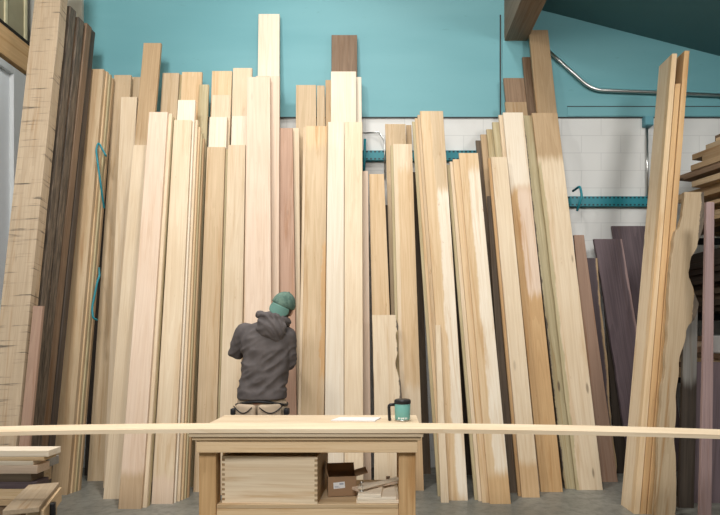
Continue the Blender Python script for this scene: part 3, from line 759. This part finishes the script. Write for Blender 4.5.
tilt = Matrix.Rotation(R(25), 3, 'Y') @ Matrix.Rotation(R(6), 3, 'X')
skin = plain('skin', (.52, .30, .21), .5, 0, .06)
# body: one continuous surface
b = bmesh.new()
ell(b, headc, (.077, .094, .112), tilt)
ell(b, headc + tilt @ Vector((0, .035, -.06)), (.055, .062, .062), tilt)          # jaw
ell(b, headc + tilt @ Vector((0, .098, -.02)), (.013, .02, .026), tilt)             # nose
ell(b, headc + tilt @ Vector((0, .088, -.062)), (.026, .013, .010), tilt)           # lips
for s in (-1, 1):
    ell(b, headc + tilt @ Vector((s * .078, .0, -.015)), (.010, .02, .032), tilt)   # ears
    ell(b, headc + tilt @ Vector((s * .033, .083, .012)), (.018, .012, .008), tilt) # brow
cap_(b, headc + tilt @ Vector((0, -.015, -.07)), neckb, .056, .062)
cap_(b, neckb, chest, .06, .13); cap_(b, chest, hipc + Vector((0, 0, .02)), .125, .13)
for s, sh, el, ha in ((-1, shL, elL, haL), (1, shR, elR, haR)):
    cap_(b, neckb + Vector((0, 0, -.04)), sh, .06, .058); cap_(b, sh, el, .05, .04); cap_(b, el, ha, .038, .027)
    f = (ha - el).normalized(); up = Vector((0, 0, 1)); up = (up - f * up.dot(f)).normalized(); side = f.cross(up)   # palm faces inward
    inn = side * (1 if s < 0 else -1)
    if inn.x * s > 0: inn = -inn
    pc = ha + f * .055
    ell(b, pc, (1, 1, 1), Matrix((f * .052, up * .042, inn * .016)).transposed())
    for j, (o_, ln) in enumerate(((.031, .07), (.011, .08), (-.010, .075), (-.029, .058))):
        k0 = ha + f * .085 + up * o_; k1 = k0 + f * ln * .5 + inn * .006; k2 = k1 + f * ln * .3 + inn * .022; k3 = k2 + f * ln * .1 + inn * .020
        cap_(b, k0 - f * .02, k1, .0095, .009, 8); cap_(b, k1, k2, .009, .008, 8); cap_(b, k2, k3, .008, .007, 8)
    t0 = ha + f * .03 + up * .03; t1 = t0 + f * .035 + up * .03 + inn * .012; t2 = t1 + f * .03 + up * .008 + inn * .012
    cap_(b, t0, t1, .013, .010, 8); cap_(b, t1, t2, .010, .008, 8)
for s in (-1, 1):
    hp = hipc + Vector((s * .085, 0, -.02)); kn = Vector((hipc.x + s * .10, .03, .48)); an = Vector((hipc.x + s * .115, -.02, .085))
    cap_(b, hp, kn, .085, .055); cap_(b, kn, an, .053, .038); cap_(b, an - Vector((0, .0, .03)), an + Vector((s * .02, .13, -.045)), .036, .03)
obj_body = link('body', remesh(b, .0065, 2), skin, man)
# eyes
for s in (-1, 1):
    e = bmesh.new(); ell(e, headc + tilt @ Vector((s * .032, .081, -.004)), (.012, .012, .012), None, 12)
    obj('eye', e, plain('eye_white', (.6, .58, .55), .2), man, True)
# hair at the nape
e = bmesh.new(); ell(e, headc + tilt @ Vector((0, -.012, -.012)), (.081, .090, .085), tilt)
for v in list(e.verts):
    if (tilt.inverted() @ (v.co - headc)).y > .03: e.verts.remove(v)
obj('hair', e, plain('hair_brown', (.07, .045, .03), .7), man, True)
# trousers
khaki = plain('khaki_cloth', (.50, .40, .29), .85, 0, .15)
b = bmesh.new(); ell(b, hipc + Vector((0, 0, -.01)), (.185, .125, .13))
for s in (-1, 1):
    hp = hipc + Vector((s * .088, 0, -.04)); kn = Vector((hipc.x + s * .103, .03, .48)); an = Vector((hipc.x + s * .117, -.018, .10))
    cap_(b, hp, kn, .105, .080); cap_(b, kn, an, .080, .072)
def fold_t(p): return .006 * mnoise.noise(Vector((p.x * 14, p.y * 14, p.z * 22)))
link('trousers', remesh(b, .011, 3, fold_t), khaki, man)
shoe = plain('boot_leather', (.10, .06, .04), .6)
for s in (-1, 1):
    b = bmesh.new(); an = Vector((hipc.x + s * .117, -.02, .07))
    cap_(b, an + Vector((0, -.02, .02)), an + Vector((0, -.02, -.03)), .05, .042); cap_(b, an + Vector((0, -.02, -.03)), an + Vector((s * .025, .17, -.035)), .044, .038)
    for v in b.verts: v.co.z = max(v.co.z, .002)
    link('boot', remesh(b, .008, 2), shoe, man)
# hoodie: torso and sleeves
hood_m = NT('hoodie_cloth')
n1 = hood_m.noise(hood_m.coord(), 260, 2); n2 = hood_m.noise(hood_m.coord(), 8, 3)
cc = hood_m.mix(hood_m.mapr(n2, .3, .7), (.095, .084, .083), (.13, .115, .113)); cc = hood_m.mix(hood_m.math('MULTIPLY', n1, .3), cc, (.14, .125, .125))
hood_m.bump(n1, .3, .002); hoodie = hood_m.done(cc, .95); hood_m.b.inputs['Specular IOR Level'].default_value = .1
b = bmesh.new()
def rc(py, xl, xr, ry, dy=0.0):
    a, c_ = L_(pw(xl, py)), L_(pw(xr, py)); return ((a.x + c_.x) / 2, dy, a.z), (c_.x - a.x) / 2, ry
loft(b, [rc(398.5, 238.5, 286, .143), rc(397.8, 238, 286.5, .147), rc(390, 238.3, 286.5, .148), rc(387, 239.5, 286, .14), rc(378, 241, 287, .142), rc(362, 242.5, 288.5, .14), rc(348, 241.5, 290, .138, .0), rc(338, 242, 290, .13), rc(331, 245, 288.5, .115), rc(325, 251, 286, .095), rc(321, 259, 284, .075), rc(317, 266, 283, .06)])
for s, sh, el, ha in ((-1, shL, elL, haL), (1, shR, elR, haR)):
    cap_(b, sh, el, .076, .060); cap_(b, el, ha, .060, .047)
    f = (ha - el).normalized(); cap_(b, ha - f * .05, ha - f * .01, .040, .038)
def fold_h(p):
    z_ = p.z
    q = Vector((p.x * 5 + z_ * 6, p.y * 5, z_ * 17 - p.x * 10))
    r_ = 1 - abs(mnoise.noise(q)) * 2
    amp = .014 if z_ < 1.25 else .007
    if z_ < .95: amp *= max(0, (z_ - .90) / .05)
    return amp * (r_ - .45) + .004 * mnoise.noise(p * 22)
link('hoodie', remesh(b, .009, 4, fold_h), hoodie, man)
# hood lying on the back: a draped pouch with a rolled rim
b = bmesh.new()
hc = L_(pw(274, 326, PD - .10))
ell(b, hc + Vector((.0, .0, -.01)), (.112, .058, .088), Matrix.Rotation(R(12), 3, 'Y'))
ell(b, hc + Vector((.01, .01, -.06)), (.075, .045, .065), Matrix.Rotation(R(12), 3, 'Y'))
rim = []
for k in range(17):
    a = 2 * math.pi * k / 16
    rim.append(neckb + Vector((.098 * math.cos(a) + .0, -.02 + .095 * math.sin(a), .036 - .022 * math.cos(a) - .018 * math.sin(a))))
for a_, c_ in zip(rim, rim[1:]): cap_(b, a_, c_, .030, .030, 10)
def fold_hd(p): return .011 * (1 - 2.2 * abs(mnoise.noise(Vector((p.x * 9, p.y * 8, p.z * 20 + p.x * p.x * 160 + 3))))) - .003
link('hood', remesh(b, .007, 3, fold_hd), hoodie, man)
# cap worn backwards
cm_ = NT('cap_cloth'); n1 = cm_.noise(cm_.coord(), 30, 4); n2 = cm_.noise(cm_.coord(), 9, 3)
cc = cm_.mix(cm_.mapr(n1, .35, .65), (.075, .135, .11), (.14, .22, .175)); cc = cm_.mix(cm_.math('MULTIPLY', cm_.mapr(n2, .5, .7), .6), cc, (.05, .10, .085))
capm = cm_.done(cc, .9)
e = bmesh.new(); bmesh.ops.create_uvsphere(e, u_segments=32, v_segments=20, radius=1)
for v in list(e.verts):
    if v.co.z < -.12: e.verts.remove(v)
T4 = tilt.to_4x4(); CM = Matrix.Translation(headc) @ T4 @ Matrix.Translation((0, -.002, .012))
for v in e.verts: v.co = CM @ Vector((v.co.x * .088, v.co.y * .105, v.co.z * .104))
dome = obj('cap', e, capm, man, True)
so = dome.modifiers.new('t', 'SOLIDIFY'); so.thickness = .004
e = bmesh.new(); rows_ = []
for i in range(7):
    s = i / 6; row = []
    for k in range(17):
        a = R(180 + 40 + 100 * k / 16); ext = s * .086 * math.sin(math.pi * (k + 1.0) / 18) ** .6
        x = math.cos(a) * (.087 + ext * .35); y = math.sin(a) * (.104) + math.sin(a) * ext * .35; z_ = -.005 - ext * .95 + .010 * (1 - (x / .09) ** 2)
        row.append(e.verts.new(CM @ Vector((x, y, z_))))
    rows_.append(row)
for a_, c_ in zip(rows_, rows_[1:]):
    for k in range(16): e.faces.new((a_[k], a_[k + 1], c_[k + 1], c_[k]))
br_ = obj('brim', e, plain('brim_cloth', (.115, .225, .19), .85, 0, .1), dome, True); so = br_.modifiers.new('t', 'SOLIDIFY'); so.thickness = .006
e = bmesh.new(); ell(e, CM @ Vector((0, 0, .104)), (.008, .008, .006), None, 10); obj('cap_button', e, capm, dome, True)
# tool belt with pouches
belt = plain('belt_black', (.02, .02, .022), .5); canvas = plain('pouch_canvas', (.46, .36, .26), .85, 0, .15)
e = bmesh.new(); pts = []
for k in range(33):
    a = 2 * math.pi * k / 32; pts.append(Vector((hipc.x + .188 * math.cos(a), .140 * math.sin(a), hipc.z + .0 - .018 * math.cos(2 * a))))
atube(e, pts, .009, 8, False); bl = obj('tool_belt', e, belt, man, True)
for a, w_ in ((-118, .085), (-62, .085)):
    a0 = R(a); c_ = Vector((hipc.x + .180 * math.cos(a0), .155 * math.sin(a0), hipc.z - .085))
    rot = Matrix.Rotation(a0 + R(90), 4, 'Z')
    e = bmesh.new(); abox(e, -w_, w_, -.028, .022, -.10, .085, .02, Matrix.Translation(c_) @ rot)
    po = obj('pouch', e, canvas, bl, True)
    e = bmesh.new(); atube(e, [Matrix.Translation(c_) @ rot @ Vector((x, -.035 - .004 * 0, .075 - .05 * math.cos(x / w_ * 1.5))) for x in [(-1 + 2 * i / 10) * w_ for i in range(11)]], .004, 8)
    obj('binding', e, belt, po, True)
for s in (-1, 1):
    e = bmesh.new(); abox(e, -.018, .018, -.03, .03, -.035, .012, .008, Matrix.Translation((hipc.x + s * .195, -.06, hipc.z - .05)))
    obj('tool_holder', e, belt, bl, True)

# ------------------------------------------------------------------ lights, world, camera
def area(name, loc, target, size, power, col=(1, 1, 1), sy=None):
    l = bpy.data.lights.new(name, 'AREA'); l.size = size; l.energy = power; l.color = col
    if sy: l.shape = 'RECTANGLE'; l.size_y = sy
    o = bpy.data.objects.new(name, l); C.objects.link(o); o.location = loc
    o.rotation_euler = (Vector(target) - Vector(loc)).to_track_quat('-Z', 'Y').to_euler(); return o
l = bpy.data.lights.new('high_bay_lamp', 'SPOT'); l.energy = 840; l.spot_size = R(64); l.spot_blend = .9; l.shadow_soft_size = .12; l.color = (1, .975, .935)
o = bpy.data.objects.new('high_bay_lamp', l); C.objects.link(o); o.location = (-.9, 3.9, 8.2); o.rotation_euler = (0, 0, 0)
area('lamp_over_aisle', (.1, 2.3, 6.5), (.1, 2.5, 0), .5, 85, (1, .97, .92))
area('front_fill', (-.6, -1.8, 4.6), (0, 4.4, 1.2), 2.6, 255, (1, .972, .93), 1.6)  # unseen fill light added behind the camera to brighten front faces
area('right_fill', (2.7, 2.2, 3.9), (2.7, 5.2, 1.9), .5, 42, (1, .98, .95))  # added fill light that brightens the white wall at right
area('left_fill', (-1.9, 1.6, 5.2), (-3.2, 4.8, 2.6), .5, 75, (1, .98, .95))  # added fill light that lifts the white door and left beams
W = bpy.data.worlds.new('world'); bpy.context.scene.world = W; W.use_nodes = True
W.node_tree.nodes['Background'].inputs[0].default_value = (.9, .95, 1, 1); W.node_tree.nodes['Background'].inputs[1].default_value = .06
cam = bpy.data.cameras.new('camera'); co = bpy.data.objects.new('camera', cam); C.objects.link(co)
cam.sensor_fit = 'HORIZONTAL'; cam.sensor_width = 36; cam.lens = F / 720 * 36
cam.shift_x = (360 - VX) / 720; cam.shift_y = (VY - 257.5) / 720
cam.clip_start = .05
co.location = (0, 0, H); co.rotation_euler = (R(90), 0, 0)
S = bpy.context.scene; S.camera = co
S.view_settings.view_transform = 'Standard'; S.view_settings.look = 'None'; S.view_settings.gamma = 1; S.view_settings.use_curve_mapping = False
S.view_settings.exposure = 0.0
